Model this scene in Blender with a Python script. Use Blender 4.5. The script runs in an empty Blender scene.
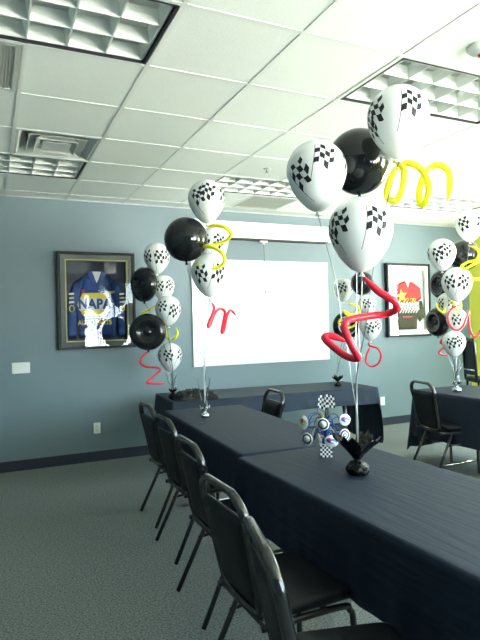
import bpy, math, random
from math import sin, cos, pi, radians as rad
from mathutils import Vector, Matrix, noise

random.seed(7)
scene = bpy.context.scene
COL = scene.collection

# ------------------------------------------------------------------ camera
HC = 1.45                                  # eye height above the floor
CEIL = HC + 1.403
FPX, YAW, PITCH, ROLL = 547.9, 0.43297, 0.00971, -0.02496
_cy, _sy = cos(YAW), sin(YAW)
FWD = Vector((_sy*cos(PITCH), _cy*cos(PITCH), sin(PITCH)))
_r = Vector((_cy, -_sy, 0)); _u = _r.cross(FWD)
RIGHT = _r*cos(ROLL) + _u*sin(ROLL)
UP = -_r*sin(ROLL) + _u*cos(ROLL)
CAMPOS = Vector((0, 0, HC))
cd = bpy.data.cameras.new('camera'); cam = bpy.data.objects.new('camera', cd); COL.objects.link(cam)
M = Matrix((RIGHT, UP, -FWD)).transposed().to_4x4(); M.translation = CAMPOS
cam.matrix_world = M
cd.sensor_fit = 'VERTICAL'; cd.sensor_height = 24; cd.lens = FPX/640*24
cd.clip_start = 0.02; cd.clip_end = 200
scene.camera = cam

def at(px, py, depth):                     # photo position at a given distance along the view axis
    return CAMPOS + FWD*depth + RIGHT*((px-240)/FPX*depth) - UP*((py-320)/FPX*depth)
def atY(px, py, Y):
    d = FWD + RIGHT*((px-240)/FPX) - UP*((py-320)/FPX)
    return CAMPOS + d*(Y/d.y)
def atZ(px, py, z):
    d = FWD + RIGHT*((px-240)/FPX) - UP*((py-320)/FPX)
    return CAMPOS + d*((z-HC)/d.z)

# ------------------------------------------------------------------ materials
def mat(name, col, rough=.5, metal=0., spec=.5, coat=0., bump=None, var=None, sheen=0., trans=None, stretch=None):
    m = bpy.data.materials.new(name); m.use_nodes = True
    nt = m.node_tree; N = nt.nodes; b = N['Principled BSDF']
    b.inputs['Base Color'].default_value = (*col, 1)
    b.inputs['Roughness'].default_value = rough
    b.inputs['Metallic'].default_value = metal
    b.inputs['Specular IOR Level'].default_value = spec
    b.inputs['Coat Weight'].default_value = coat
    b.inputs['Coat Roughness'].default_value = .05
    if sheen:
        b.inputs['Sheen Weight'].default_value = sheen
        b.inputs['Sheen Roughness'].default_value = .4
    tc = N.new('ShaderNodeTexCoord')
    src = tc.outputs['Object']
    if stretch:
        mp = N.new('ShaderNodeMapping'); mp.inputs['Scale'].default_value = stretch
        nt.links.new(src, mp.inputs['Vector']); src = mp.outputs['Vector']
    if var:                                # (scale, amount, detail)
        n = N.new('ShaderNodeTexNoise'); n.inputs['Scale'].default_value = var[0]
        n.inputs['Detail'].default_value = var[2] if len(var) > 2 else 3
        nt.links.new(tc.outputs['Object'], n.inputs['Vector'])
        r = N.new('ShaderNodeValToRGB')
        a = var[1]
        r.color_ramp.elements[0].position = .3; r.color_ramp.elements[1].position = .7
        r.color_ramp.elements[0].color = (*[c*(1-a) for c in col], 1)
        r.color_ramp.elements[1].color = (*[min(1, c*(1+a)) for c in col], 1)
        nt.links.new(n.outputs['Fac'], r.inputs['Fac']); nt.links.new(r.outputs['Color'], b.inputs['Base Color'])
    if bump:                               # (scale, strength, distance)
        n = N.new('ShaderNodeTexNoise'); n.inputs['Scale'].default_value = bump[0]; n.inputs['Detail'].default_value = 4
        nt.links.new(src, n.inputs['Vector'])
        bp = N.new('ShaderNodeBump'); bp.inputs['Strength'].default_value = bump[1]; bp.inputs['Distance'].default_value = bump[2]
        nt.links.new(n.outputs['Fac'], bp.inputs['Height']); nt.links.new(bp.outputs['Normal'], b.inputs['Normal'])
    if trans:
        b.inputs['Subsurface Weight'].default_value = trans
        b.inputs['Subsurface Radius'].default_value = (.05, .05, .05)
    return m

WALL   = mat('wall_paint', (.140, .196, .226), .5, bump=(160, .06, .002), var=(.9, .04))
YWALL  = mat('yellow_paint', (.80, .78, .10), .6, bump=(160, .06, .002))
TILE   = mat('ceiling_tile', (.85, .90, .85), .85, bump=(90, .35, .003), var=(140, .05))
GRID   = mat('grid_enamel', (.80, .84, .80), .35)
CARPET = mat('carpet', (.255, .278, .275), .95, spec=.1, bump=(240, 1., .01), var=(95, .55, 3))
BASE   = mat('baseboard_vinyl', (.024, .030, .046), .6, spec=.3)
CLOTH  = mat('black_tablecloth', (.011, .018, .034), .66, spec=.32, bump=(7, .45, .006), stretch=(5, .5, 5))
CLOTH2 = mat('black_tablecloth_plain', (.014, .020, .034), .66, spec=.38, bump=(6, .3, .006))
VINYL  = mat('black_vinyl', (.006, .008, .011), .5, spec=.2, bump=(220, .08, .002))
TUBE   = mat('black_gloss_tube', (.010, .011, .012), .10, spec=.6)
TUBEM  = mat('black_satin_tube', (.010, .011, .013), .35)
CHROME = mat('chrome', (.75, .78, .78), .12, metal=1)
WHITEB = mat('white_latex', (.80, .83, .82), .22, spec=.5, trans=.15)
PRINT  = mat('black_print', (.010, .011, .015), .45, spec=.25)
BLACKB = mat('black_latex', (.008, .010, .012), .07, spec=.45)
YELLOW = mat('yellow_latex', (.86, .80, .015), .25)
RED    = mat('red_latex', (.78, .02, .05), .22)
RIBBON = mat('silver_ribbon', (.62, .66, .68), .25, metal=.6)
DRIB   = mat('dark_ribbon', (.10, .11, .13), .25, metal=.4)
FOIL   = mat('black_foil', (.006, .006, .008), .14, spec=.25, bump=(34, 1., .03))
SFOIL  = mat('silver_foil', (.55, .58, .6), .15, metal=1., bump=(30, .9, .03))
FRAMEB = mat('black_frame', (.010, .013, .016), .4, spec=.25)
WHITEP = mat('white_plastic', (.78, .80, .76), .4)
SLOT   = mat('dark_slot', (.03, .03, .03), .6)
ALU    = mat('window_aluminium', (.5, .52, .53), .35, metal=.7)
BOARD  = mat('whiteboard_enamel', (.90, .93, .92), .10, spec=.6)
HOUSE  = mat('housing_enamel', (.74, .78, .74), .4)
LOUV   = mat('louver_aluminium', (.82, .86, .82), .35, metal=.1)
TROFF  = mat('troffer_enamel', (.86, .90, .86), .45)
LAMP   = mat('unlit_lamp', (.85, .87, .85), .3)
GASKET = mat('black_reveal', (.01, .011, .016), .5)
GREYM  = mat('diffuser_enamel', (.60, .64, .60), .45)
GRILLE = mat('grille_enamel', (.50, .53, .48), .5)
TABLE  = mat('table_laminate', (.16, .15, .14), .5)
STEEL  = mat('grey_steel', (.30, .31, .32), .35, metal=.8)
MATB   = mat('grey_mat_with_reflection', (.15, .17, .175), .8)  # dark grey mat, colour lightened to include the ceiling's reflection in the glass
GOLD   = mat('gold_line', (.62, .56, .22), .5)
NAVY   = mat('dark_navy_board', (.012, .02, .05), .7)
BLUE   = mat('blue_fabric', (.018, .07, .26), .7, bump=(30, .5, .01))
BLUE2  = mat('light_blue_fabric', (.06, .16, .40), .7)
WHITEF = mat('white_fabric', (.78, .80, .82), .7)
YELF   = mat('yellow_fabric', (.80, .66, .08), .6)
REDF   = mat('red_fabric', (.45, .008, .035), .7, bump=(30, .4, .01))
BLACKF = mat('black_fabric', (.014, .014, .016), .7, bump=(30, .4, .01))
GLARE  = mat('window_glare_white', (.72, .73, .72), .7)  # white backing and mat colour, standing in for window reflections in the glass
CARDW  = mat('white_card', (.82, .84, .86), .4)
CARDB  = mat('blue_card', (.02, .13, .55), .35)
CARDR  = mat('red_card', (.65, .03, .05), .4)
CARDK  = mat('black_card', (.015, .016, .02), .4)
CARDG  = mat('gold_card', (.45, .40, .10), .4)
BLUEFO = mat('blue_foil', (.02, .16, .70), .2, metal=.5)
def glass_mat():
    m = bpy.data.materials.new('picture_glass'); m.use_nodes = True
    nt = m.node_tree; nt.nodes.clear()
    o = nt.nodes.new('ShaderNodeOutputMaterial'); mx = nt.nodes.new('ShaderNodeMixShader')
    t = nt.nodes.new('ShaderNodeBsdfTransparent'); g = nt.nodes.new('ShaderNodeBsdfGlossy'); f = nt.nodes.new('ShaderNodeFresnel')
    g.inputs['Roughness'].default_value = .0; f.inputs['IOR'].default_value = 1.32
    nt.links.new(f.outputs[0], mx.inputs[0]); nt.links.new(t.outputs[0], mx.inputs[1]); nt.links.new(g.outputs[0], mx.inputs[2])
    nt.links.new(mx.outputs[0], o.inputs[0]); return m
for m_ in (CLOTH, CLOTH2): m_.node_tree.nodes['Principled BSDF'].inputs['Specular Tint'].default_value = (.66, .82, 1.0, 1)
GLASS = glass_mat()

# ------------------------------------------------------------------ mesh helpers
class MB:
    def __init__(s): s.v = []; s.f = []; s.m = []; s.sm = []
    def add(s, vs, fs, mi=0, smooth=False):
        o = len(s.v); s.v += [tuple(v) for v in vs]
        for f in fs: s.f.append(tuple(i+o for i in f)); s.m.append(mi); s.sm.append(smooth)
        return s
    def box(s, x0, x1, y0, y1, z0, z1, mi=0, T=None):
        vs = [Vector((x, y, z)) for z in (z0, z1) for y in (y0, y1) for x in (x0, x1)]
        if T: vs = [T @ v for v in vs]
        return s.add(vs, [(0,2,3,1),(4,5,7,6),(0,1,5,4),(2,6,7,3),(0,4,6,2),(1,3,7,5)], mi)
    def rbox(s, x0, x1, y0, y1, z0, z1, r, mi=0, T=None, n=3):   # rounded slab: rounded plan corners and soft edges
        P = []
        for cx, cy, a0 in ((x1-r, y1-r, 0), (x0+r, y1-r, 90), (x0+r, y0+r, 180), (x1-r, y0+r, 270)):
            for k in range(n+1):
                a = rad(a0+90*k/n); P.append((cx, cy, cos(a), sin(a)))
        e = min(r, (z1-z0)*.45)
        rings = [(z0, -e), (z0+e*.3, -e*.3), (z0+e, 0), (z1-e, 0), (z1-e*.3, -e*.3), (z1, -e)]
        vs = []; K = len(P)
        for z, o in rings:
            for cx, cy, c, sn in P:
                v = Vector((cx+(r+o)*c, cy+(r+o)*sn, z)); vs.append(T @ v if T else v)
        fs = [(i*K+j, i*K+(j+1) % K, (i+1)*K+(j+1) % K, (i+1)*K+j) for i in range(len(rings)-1) for j in range(K)]
        fs.append(tuple(range(K-1, -1, -1))); fs.append(tuple((len(rings)-1)*K+j for j in range(K)))
        return s.add(vs, fs, mi, True)
    def tube(s, pts, r, mi=0, seg=10, closed=False, flat=None, cap=True):   # flat=(axis vector, factor): oval section
        pts = [Vector(p) for p in pts]; n = len(pts)
        rr = r if isinstance(r, (list, tuple)) else [r]*n
        vs = []; prev = None
        for i, p in enumerate(pts):
            if closed: t = pts[(i+1) % n]-pts[i-1]
            else: t = pts[min(i+1, n-1)]-pts[max(i-1, 0)]
            t.normalize()
            if prev is None:
                a = Vector((0, 0, 1)) if abs(t.z) < .9 else Vector((1, 0, 0))
                nrm = t.cross(a).normalized()
            else:
                nrm = (prev - t*prev.dot(t)).normalized()
            prev = nrm; bn = t.cross(nrm)
            for k in range(seg):
                a = 2*pi*k/seg
                o = nrm*cos(a)*rr[i]+bn*sin(a)*rr[i]
                if flat:
                    ax = Vector(flat[0]); d = o.dot(ax); o = o+ax*d*(flat[1]-1)
                vs.append(p+o)
        m = n if closed else n-1
        fs = [(i*seg+k, ((i+1) % n)*seg+k, ((i+1) % n)*seg+(k+1) % seg, i*seg+(k+1) % seg) for i in range(m) for k in range(seg)]
        if cap and not closed:
            fs.append(tuple(range(seg))); fs.append(tuple((n-1)*seg+k for k in range(seg-1, -1, -1)))
        return s.add(vs, fs, mi, True)
    def lathe(s, prof, seg=32, T=None, mi=0):     # prof: list of (r, z)
        vs = []; fs = []
        for r, z in prof:
            for k in range(seg):
                v = Vector((r*cos(2*pi*k/seg), r*sin(2*pi*k/seg), z)); vs.append(T @ v if T else v)
        for i in range(len(prof)-1):
            for k in range(seg):
                fs.append((i*seg+k, i*seg+(k+1) % seg, (i+1)*seg+(k+1) % seg, (i+1)*seg+k))
        if prof[0][0] > 1e-5: fs.append(tuple(range(seg-1, -1, -1)))
        if prof[-1][0] > 1e-5: fs.append(tuple((len(prof)-1)*seg+k for k in range(seg)))
        return s.add(vs, fs, mi, True)
    def poly(s, pts, th, mi=0, T=None):           # prism: plan outline in x,z extruded from y=0 to y=-th
        n = len(pts)
        vs = [Vector((x, 0, z)) for x, z in pts]+[Vector((x, -th, z)) for x, z in pts]
        if T: vs = [T @ v for v in vs]
        fs = [tuple(range(n)), tuple(range(2*n-1, n-1, -1))]+[(i, n+i, n+(i+1) % n, (i+1) % n) for i in range(n)]
        return s.add(vs, fs, mi)
    def build(s, name, mats, parent=None, loc=None):
        me = bpy.data.meshes.new(name)
        me.from_pydata(s.v, [], s.f)
        for m in (mats if isinstance(mats, (list, tuple)) else [mats]): me.materials.append(m)
        me.polygons.foreach_set('material_index', s.m)
        me.polygons.foreach_set('use_smooth', s.sm)
        me.validate(); me.update()
        import bmesh
        bm = bmesh.new(); bm.from_mesh(me); bmesh.ops.recalc_face_normals(bm, faces=bm.faces); bm.to_mesh(me); bm.free()
        o = bpy.data.objects.new(name, me); COL.objects.link(o)
        if parent: o.parent = parent
        if loc is not None: o.location = loc
        return o

def thing(name, label, cat, loc=(0, 0, 0), rotz=0, group=None):
    o = bpy.data.objects.new(name, None); COL.objects.link(o)
    o.empty_display_size = .1
    o.location = loc; o.rotation_euler = (0, 0, rotz); o['label'] = label; o['category'] = cat
    if group: o['group'] = group
    return o
def struct(o, label=None):
    o['kind'] = 'structure'
    if label: o['label'] = label
    return o
def dup(root, loc, rotz, label, group=None):
    r = root.copy(); COL.objects.link(r); r.location = loc; r.rotation_euler = (0, 0, rotz); r['label'] = label
    if group: r['group'] = group
    for ch in list(root.children):
        c = ch.copy(); COL.objects.link(c); c.parent = r
        for g in list(ch.children):
            d = g.copy(); COL.objects.link(d); d.parent = c
    return r
def spline(pts, n=8, closed=False):
    P = [Vector(p) for p in pts]; out = []; L = len(P)
    for i in range(L if closed else L-1):
        if closed: a, b, c, d = P[i-1], P[i], P[(i+1) % L], P[(i+2) % L]
        else: a, b, c, d = P[max(i-1, 0)], P[i], P[i+1], P[min(i+2, L-1)]
        for k in range(n):
            t = k/n
            out.append(.5*((2*b)+(c-a)*t+(2*a-5*b+4*c-d)*t*t+(3*b-a-3*c+d)*t**3))
    if not closed: out.append(P[-1])
    return out
def text_into(mb, s, size, T, mi=0, th=.001, spacing=1., sx=1., off=.02):      # lettering as a mesh in the x,z plane facing -y
    cu = bpy.data.curves.new('lettering', 'FONT'); cu.body = s; cu.size = size; cu.extrude = th; cu.align_x = 'CENTER'; cu.align_y = 'CENTER'
    cu.space_character = spacing; cu.offset = size*off
    ob = bpy.data.objects.new('lettering', cu); COL.objects.link(ob)
    dg = bpy.context.evaluated_depsgraph_get()
    me = bpy.data.meshes.new_from_object(ob.evaluated_get(dg))
    vs = [T @ Vector((v.co.x*sx, -v.co.z, v.co.y)) for v in me.vertices]
    mb.add(vs, [tuple(p.vertices) for p in me.polygons], mi)
    bpy.data.objects.remove(ob); bpy.data.curves.remove(cu); bpy.data.meshes.remove(me)

# ------------------------------------------------------------------ room shell
XL, XR, YB, YR = -1.7, 6.73, 6.15, -2.0
TH = .15
def quad_struct(name, b, m): return struct(MB().box(*b).build(name, m))
quad_struct('floor', (XL-TH, XR+TH, YR-TH, YB+TH, -.1, 0), CARPET)
quad_struct('wall_back', (XL-TH, XR+TH, YB, YB+TH, 0, CEIL+.25), WALL)
quad_struct('wall_left', (XL-TH, XL, YR, YB, 0, CEIL+.25), WALL)
# right and rear walls with window openings
WIN_R = [(-1.6, .4), (2.75, 4.40)]         # along Y
WIN_B = [(2.2, 3.8), (4.0, 5.6)]           # along X
SILL, HEAD = .95, 2.74
mb = MB(); y = YR
for a, b in WIN_R:
    mb.box(XR, XR+TH, y, a, 0, CEIL+.25); mb.box(XR, XR+TH, a, b, 0, SILL); mb.box(XR, XR+TH, a, b, HEAD, CEIL+.25); y = b
mb.box(XR, XR+TH, y, YB, 0, CEIL+.25)
struct(mb.build('wall_right', YWALL))
mb = MB(); x = XL
for a, b in WIN_B:
    mb.box(x, a, YR-TH, YR, 0, CEIL+.25); mb.box(a, b, YR-TH, YR, 0, SILL); mb.box(a, b, YR-TH, YR, HEAD, CEIL+.25); x = b
mb.box(x, XR, YR-TH, YR, 0, CEIL+.25)
struct(mb.build('wall_rear', WALL))
n = 0
def window(n, a, b, axis):
    w = bpy.data.objects.new('window_%d' % n, None); COL.objects.link(w); struct(w)
    w.location = (XR+TH*.5, (a+b)/2, SILL) if axis == 'y' else ((a+b)/2, YR-TH*.5, SILL)
    if axis == 'x': w.rotation_euler = (0, 0, pi/2)
    L = (b-a)/2; H = HEAD-SILL; t = .045
    f = MB(); f.box(-.04, .04, -L, L, 0, t); f.box(-.04, .04, -L, L, H-t, H); f.box(-.04, .04, -L, -L+t, t, H-t); f.box(-.04, .04, L-t, L, t, H-t)
    struct(f.build('window_frame', ALU, w))
    m = MB(); m.box(-.025, .025, -.02, .02, t, H-t); struct(m.build('mullion', ALU, w))
    return w
for a, b in WIN_R: n += 1; window(n, a, b, 'y')
for a, b in WIN_B: n += 1; window(n, a, b, 'x')
mb = MB(); mb.box(XL+.012, XR, YB-.012, YB, 0, .108); struct(mb.build('baseboard_back', BASE))
mb = MB(); mb.box(XL, XL+.012, YR, YB, 0, .108); struct(mb.build('baseboard_left', BASE))
mb = MB(); mb.box(XR-.012, XR, YR, YB-.012, 0, .108); struct(mb.build('baseboard_right', BASE))

# ceiling: lay-in tiles on a T-bar grid of 0.6096 m squares
GX, GY, S = .1986, 2.245, .6096
gx = lambda i: GX+S*i
gy = lambda j: GY+S*j
FIX = [(-1, 0, 'left front'), (3, 0, 'right front'), (-1, 4, ''), (3, 4, ''), (7, 4, '')]   # 2 x 1 cells each
VENT = (0, 3); GRL = [(-1, 1), (4, 5)]
holes = set()
for i, j, _ in FIX: holes |= {(i, j), (i+1, j)}
holes.add(VENT); holes |= set(GRL)
tm = MB(); im = range(-4, 12); jm = range(-8, 8)
for i in im:
    for j in jm:
        if (i, j) in holes: continue
        x0, x1, y0, y1 = max(gx(i), XL), min(gx(i+1), XR), max(gy(j), YR), min(gy(j+1), YB)
        if x1-x0 < .01 or y1-y0 < .01: continue
        tm.box(x0+.001, x1-.001, y0+.001, y1-.001, CEIL+.003, CEIL+.022)
ceil = struct(tm.build('ceiling', TILE))
g2 = MB()                                  # T-bars, left out where they would cross a light fixture
for i in im:
    if not XL < gx(i) < XR: continue
    segs = []; 
    for j in jm:
        y0, y1 = max(gy(j), YR), min(gy(j+1), YB)
        if y1 <= y0: continue
        if any(i == fi+1 and j == fj for fi, fj, _ in FIX): continue
        g2.box(gx(i)-.012, gx(i)+.012, y0, y1, CEIL, CEIL+.005)
for j in jm:
    if YR < gy(j) < YB:
        for i in im:
            x0, x1 = max(gx(i)+.012, XL), min(gx(i+1)-.012, XR)
            if x1 > x0: g2.box(x0, x1, gy(j)-.012, gy(j)+.012, CEIL, CEIL+.005)
g2.box(XL, XR, YB-.022, YB, CEIL-.001, CEIL+.004); g2.box(XL, XL+.022, YR, YB-.022, CEIL-.001, CEIL+.004)
struct(g2.build('ceiling_grid', GRID, ceil))
cover = MB().box(XL-TH, XR+TH, YR-TH, YB+TH, CEIL+.25, CEIL+.3)
struct(cover.build('roof_slab', TILE))

# ------------------------------------------------------------------ ceiling fittings
def ceiling_light(i, j, label):
    cx, cy_ = gx(i+1), gy(j)+S/2
    t = thing('ceiling_light', label, 'ceiling light', (cx, cy_, CEIL), 0, 'recessed louvered ceiling lights')
    hx, hy = S-.016, S/2-.016
    f = MB()
    for a in ((-hx, hx, -hy, -hy+.012), (-hx, hx, hy-.012, hy), (-hx, -hx+.012, -hy+.012, hy-.012), (hx-.012, hx, -hy+.012, hy-.012)):
        f.box(*a, .001, .02, 0)
    f.build('frame', GASKET, t)
    ix, iy = hx-.024, hy-.024
    h = MB()
    h.box(-ix, ix, -iy, iy, .102, .106); h.box(-ix-.006, -ix, -iy, iy, .012, .105); h.box(ix, ix+.006, -iy, iy, .012, .105)
    h.box(-ix, ix, -iy-.006, -iy, .012, .105); h.box(-ix, ix, iy, iy+.006, .012, .105)
    h.build('reflector', TROFF, t)
    l = MB()
    def blade(p0, p1):                     # V-section parabolic blade, wide at the top
        d = Vector((p1[0]-p0[0], p1[1]-p0[1], 0)).normalized(); nn = Vector((-d.y, d.x, 0))
        a, b = Vector((*p0, 0)), Vector((*p1, 0)); z0, z1 = Vector((0, 0, .008)), Vector((0, 0, .075))
        vs = []
        for p in (a, b): vs += [p+z0+nn*.004, p+z0-nn*.004, p+z1*.6+nn*.009, p+z1*.6-nn*.009, p+z1+nn*.018, p+z1-nn*.018]
        l.add(vs, [(0, 6, 8, 2), (2, 8, 10, 4), (1, 3, 9, 7), (3, 5, 11, 9), (0, 1, 7, 6), (4, 10, 11, 5)])
    for k in range(1, 3): yy = -iy+2*iy*k/3; blade((-ix, yy), (ix, yy))
    for k in range(1, 6): xx = -ix+2*ix*k/6; blade((xx, -iy), (xx, iy))
    blade((-ix, -iy+.004), (ix, -iy+.004)); blade((-ix, iy-.004), (ix, iy-.004)); blade((-ix+.004, -iy), (-ix+.004, iy)); blade((ix-.004, -iy), (ix-.004, iy))
    l.build('louver', LOUV, t)
    for k in range(3):
        yy = -iy+2*iy*(k+.5)/3
        MB().tube([(-ix+.01, yy, .088), (ix-.01, yy, .088)], .0125, seg=10).build('fluorescent_tube', LAMP, t)
    return t
FL = ['unlit louvered ceiling light nearest the camera, cut by the top left picture edge',
      'unlit louvered ceiling light above the nearest balloon bunch',
      'unlit louvered ceiling light beside the square air diffuser near the back wall',
      'unlit louvered ceiling light above the whiteboard',
      'unlit louvered ceiling light at the far right, above the framed red and black jersey']
for (i, j, _), lb in zip(FIX, FL): ceiling_light(i, j, lb)

t = thing('air_diffuser', 'square stepped grey air diffuser in the ceiling grid', 'air vent', (gx(VENT[0])+S/2, gy(VENT[1])+S/2, CEIL))
def sq(mb, a, z0, b, z1, mi=0):
    vs = [(-a, -a, z0), (a, -a, z0), (a, a, z0), (-a, a, z0), (-b, -b, z1), (b, -b, z1), (b, b, z1), (-b, b, z1)]
    mb.add(vs, [(k, (k+1) % 4, 4+(k+1) % 4, 4+k) for k in range(4)], mi)
f = MB(); A = S/2-.013
sq(f, A, .003, A-.02, .003); sq(f, A-.02, .003, A-.085, .07); sq(f, A-.085, .07, A-.085, .13)
f.build('outer_cone', GREYM, t)
f = MB(); sq(f, .205, .008, .150, .06); sq(f, .150, .06, .148, .06); sq(f, .148, .06, .203, .006); sq(f, .203, .006, .205, .008); f.build('middle_cone', GREYM, t)
f = MB(); sq(f, .150, -.002, .105, .05); sq(f, .105, .05, .103, .05); sq(f, .103, .05, .148, -.004); sq(f, .148, -.004, .150, -.002)
f.build('inner_cone', GREYM, t)
f = MB(); f.box(-.10, .10, -.12, .06, -.010, -.006); f.build('center_plate', GREYM, t)
f = MB(); f.lathe([(.10, .072), (.10, .128)], 32); f.add([(.10*cos(2*pi*k/32), .10*sin(2*pi*k/32), .125) for k in range(32)], [tuple(range(32))]); f.build('duct_opening', SLOT, t)
f = MB(); f.tube([(-.13, .15, .03), (-.06, .04, -.004), (.06, .04, -.004), (.13, .15, .03)], .003, seg=6); f.build('hanger_wire', STEEL, t)

for (i, j), lb in zip(GRL, ['flat perforated return air grille at the left, below the near ceiling light', 'flat perforated return air grille in the ceiling near the projection screen housing']):
    t = thing('return_grille', lb, 'air vent', (gx(i)+S/2, gy(j)+S/2, CEIL), 0, 'ceiling return grilles')
    f = MB(); a = S/2-.014
    for b in ((-a, a, -a, -a+.03), (-a, a, a-.03, a), (-a, -a+.03, -a+.03, a-.03), (a-.03, a, -a+.03, a-.03)): f.box(*b, 0, .014)
    f.build('frame', GRILLE, t)
    f = MB()
    for k in range(36): xx = -a+.035+(2*a-.07)*k/35; f.box(xx-.0045, xx+.0045, -a+.03, a-.03, .003, .012)
    f.box(-a+.03, a-.03, -a+.03, a-.03, .018, .02)
    f.build('slats', GRILLE, t)
for q, lb in (((267, 169), 'small sprinkler head in the ceiling left of the nearest white balloons'), ((459, 195.5), 'small sprinkler head in the ceiling at the right, near the farthest light')):
    p = atZ(*q, CEIL)
    t = thing('sprinkler_head', lb, 'sprinkler', (p.x, p.y, CEIL+.008), 0, 'ceiling sprinkler heads')
    MB().lathe([(0, 0), (.035, 0), (.034, -.006), (.018, -.010), (0, -.010)], 20).build('escutcheon', GREYM, t)
    f = MB(); f.tube([(0, 0, -.008), (0, 0, -.035)], .007, seg=8); f.lathe([(0, -.036), (.018, -.036), (.018, -.039), (0, -.039)], 12); f.build('deflector', STEEL, t)
p = atZ(482, 47, CEIL)
t = thing('smoke_detector', 'round white smoke detector on the ceiling at the right picture edge', 'smoke detector', (p.x, p.y, CEIL+.006))
MB().lathe([(0, 0), (.072, 0), (.072, -.012), (.062, -.03), (.04, -.045), (0, -.047)], 32).build('body', WHITEP, t)
MB().lathe([(0, -.046), (.022, -.046), (.02, -.054), (0, -.055)], 20).build('sensor_cap', CARDR, t)

# ------------------------------------------------------------------ wall fittings
def plate(px, py, w, h, name, label, cat, kind):
    p = atY(px, py, YB)
    t = thing(name, label, cat, (p.x, YB, p.z))
    b = MB(); T = Matrix.Rotation(pi/2, 4, 'X'); b.rbox(-w/2, w/2, -h/2, h/2, 0, .007, .006, T=T); b.build('cover_plate', WHITEP, t)
    if kind == 'switch':
        for k in (-1, 0, 1):
            f = MB(); f.box(k*.046-.006, k*.046+.006, -.016, -.006, -.012, .012); f.build('toggle', HOUSE, t)
    else:
        for k in (-1, 1):
            f = MB(); f.rbox(-.016, .016, -.014+k*.021, .014+k*.021, .006, .010, .006, T=T); fo = f.build('socket', HOUSE, t)
            s_ = MB(); s_.box(-.007, -.004, -.0108, -.0095, k*.021-.005, k*.021+.005); s_.box(.004, .007, -.0108, -.0095, k*.021-.005, k*.021+.005); s_.build('slot', SLOT, fo)
plate(21, 368, .175, .115, 'light_switch', 'white triple light switch plate on the wall left of the blue jersey frame', 'light switch', 'switch')
plate(97, 428, .075, .118, 'wall_outlet', 'white wall outlet below the framed blue jersey', 'outlet', 'outlet')
plate(374, 402, .075, .118, 'wall_outlet', 'white wall outlet right of the back table, left one of the pair', 'outlet', 'outlet')
plate(382.5, 401, .075, .118, 'wall_outlet', 'white wall outlet right of the back table, right one of the pair', 'outlet', 'outlet')

# whiteboard and pull-down screen housing
t = thing('whiteboard', 'large glossy blank whiteboard on the grey back wall', 'whiteboard', (3.175, YB, .985))
w, h = .945, 1.255
MB().box(-w, w, -.016, 0, 0, h).build('board', BOARD, t)
f = MB()
f.box(-w-.015, w+.015, -.022, 0, -.015, 0); f.box(-w-.015, w+.015, -.022, 0, h, h+.015); f.box(-w-.015, -w, -.022, 0, 0, h); f.box(w, w+.015, -.022, 0, 0, h)
f.build('frame', HOUSE, t)
t = thing('projection_screen', 'long off white roll-up projection screen housing with a hanging pull cord', 'projection screen', (3.18, YB, HC+1.03))
hw = .93
f = MB(); f.box(-hw, hw, -.125, -.012, .035, .23); f.box(-hw, hw, -.012, 0, .02, .245); f.build('housing', HOUSE, t)
f = MB(); f.box(-hw+.02, hw-.02, -.118, -.02, .018, .036); f.build('roller_slot', GASKET, t)
for s_ in (-1, 1): MB().rbox(min(s_*hw, s_*(hw+.02)), max(s_*hw, s_*(hw+.02)), -.13, 0, .028, .238, .008).build('end_cap', WHITEP, t)
f = MB(); x = -.02
f.box(x-.05, x+.05, -.09, -.06, -.002, .018); f.lathe([(.0, -.03), (.016, -.028), (.018, -.01), (.010, -.002), (0, 0)], 12, Matrix.Translation((x, -.075, 0))); f.build('pull_bracket', WHITEP, t)
f = MB(); f.tube(spline([(x, -.075, -.03), (x+.004, -.075, -.2), (x-.004, -.074, -.42), (x+.004, -.074, -.60)], 6), .004, seg=6)
f.lathe([(0, -.64), (.010, -.635), (.010, -.61), (0, -.60)], 10, Matrix.Translation((x+.004, -.074, 0))); f.build('pull_cord', DRIB, t)

# framed jerseys
def ring(mb, x0, x1, z0, z1, w, y0, y1, mi=0):
    mb.box(x0, x1, y0, y1, z0, z0+w, mi); mb.box(x0, x1, y0, y1, z1-w, z1, mi)
    mb.box(x0, x0+w, y0, y1, z0+w, z1-w, mi); mb.box(x1-w, x1, y0, y1, z0+w, z1-w, mi)
def jersey_mesh(sc=1., seed=0):            # cushion-like torso outline with a sculpted surface facing -y
    pass
def puff(outline, base_y, th, nx=28, nz=32, seed=0):
    """A padded cloth panel: outline polygon (x,z), bulging towards -y with soft wrinkles."""
    xs = [p[0] for p in outline]; zs = [p[1] for p in outline]
    x0, x1, z0, z1 = min(xs), max(xs), min(zs), max(zs)
    c = Vector(((x0+x1)/2, (z0+z1)/2)); mb = MB(); L = len(outline); K = 7; vs = []
    for k in range(K+1):
        s = 1-k/K
        for (x, z) in outline:
            px, pz = c.x+(x-c.x)*s, c.y+(z-c.y)*s
            d = th*(1-s**3)**.5 if s < 1 else 0
            d += .25*th*noise.noise((px*9+seed, pz*9, seed)) if s < 1 else 0
            vs.append((px, base_y-d, pz))
    fs = [(k*L+i, k*L+(i+1) % L, (k+1)*L+(i+1) % L, (k+1)*L+i) for k in range(K) for i in range(L)]
    fs.append(tuple(range(L-1, -1, -1)))
    mb.add(vs, fs, 0, True); return mb
def dense(poly, n=4):
    out = []
    for i in range(len(poly)):
        a, b = poly[i], poly[(i+1) % len(poly)]
        for k in range(n): out.append((a[0]+(b[0]-a[0])*k/n, a[1]+(b[1]-a[1])*k/n))
    return out
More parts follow.
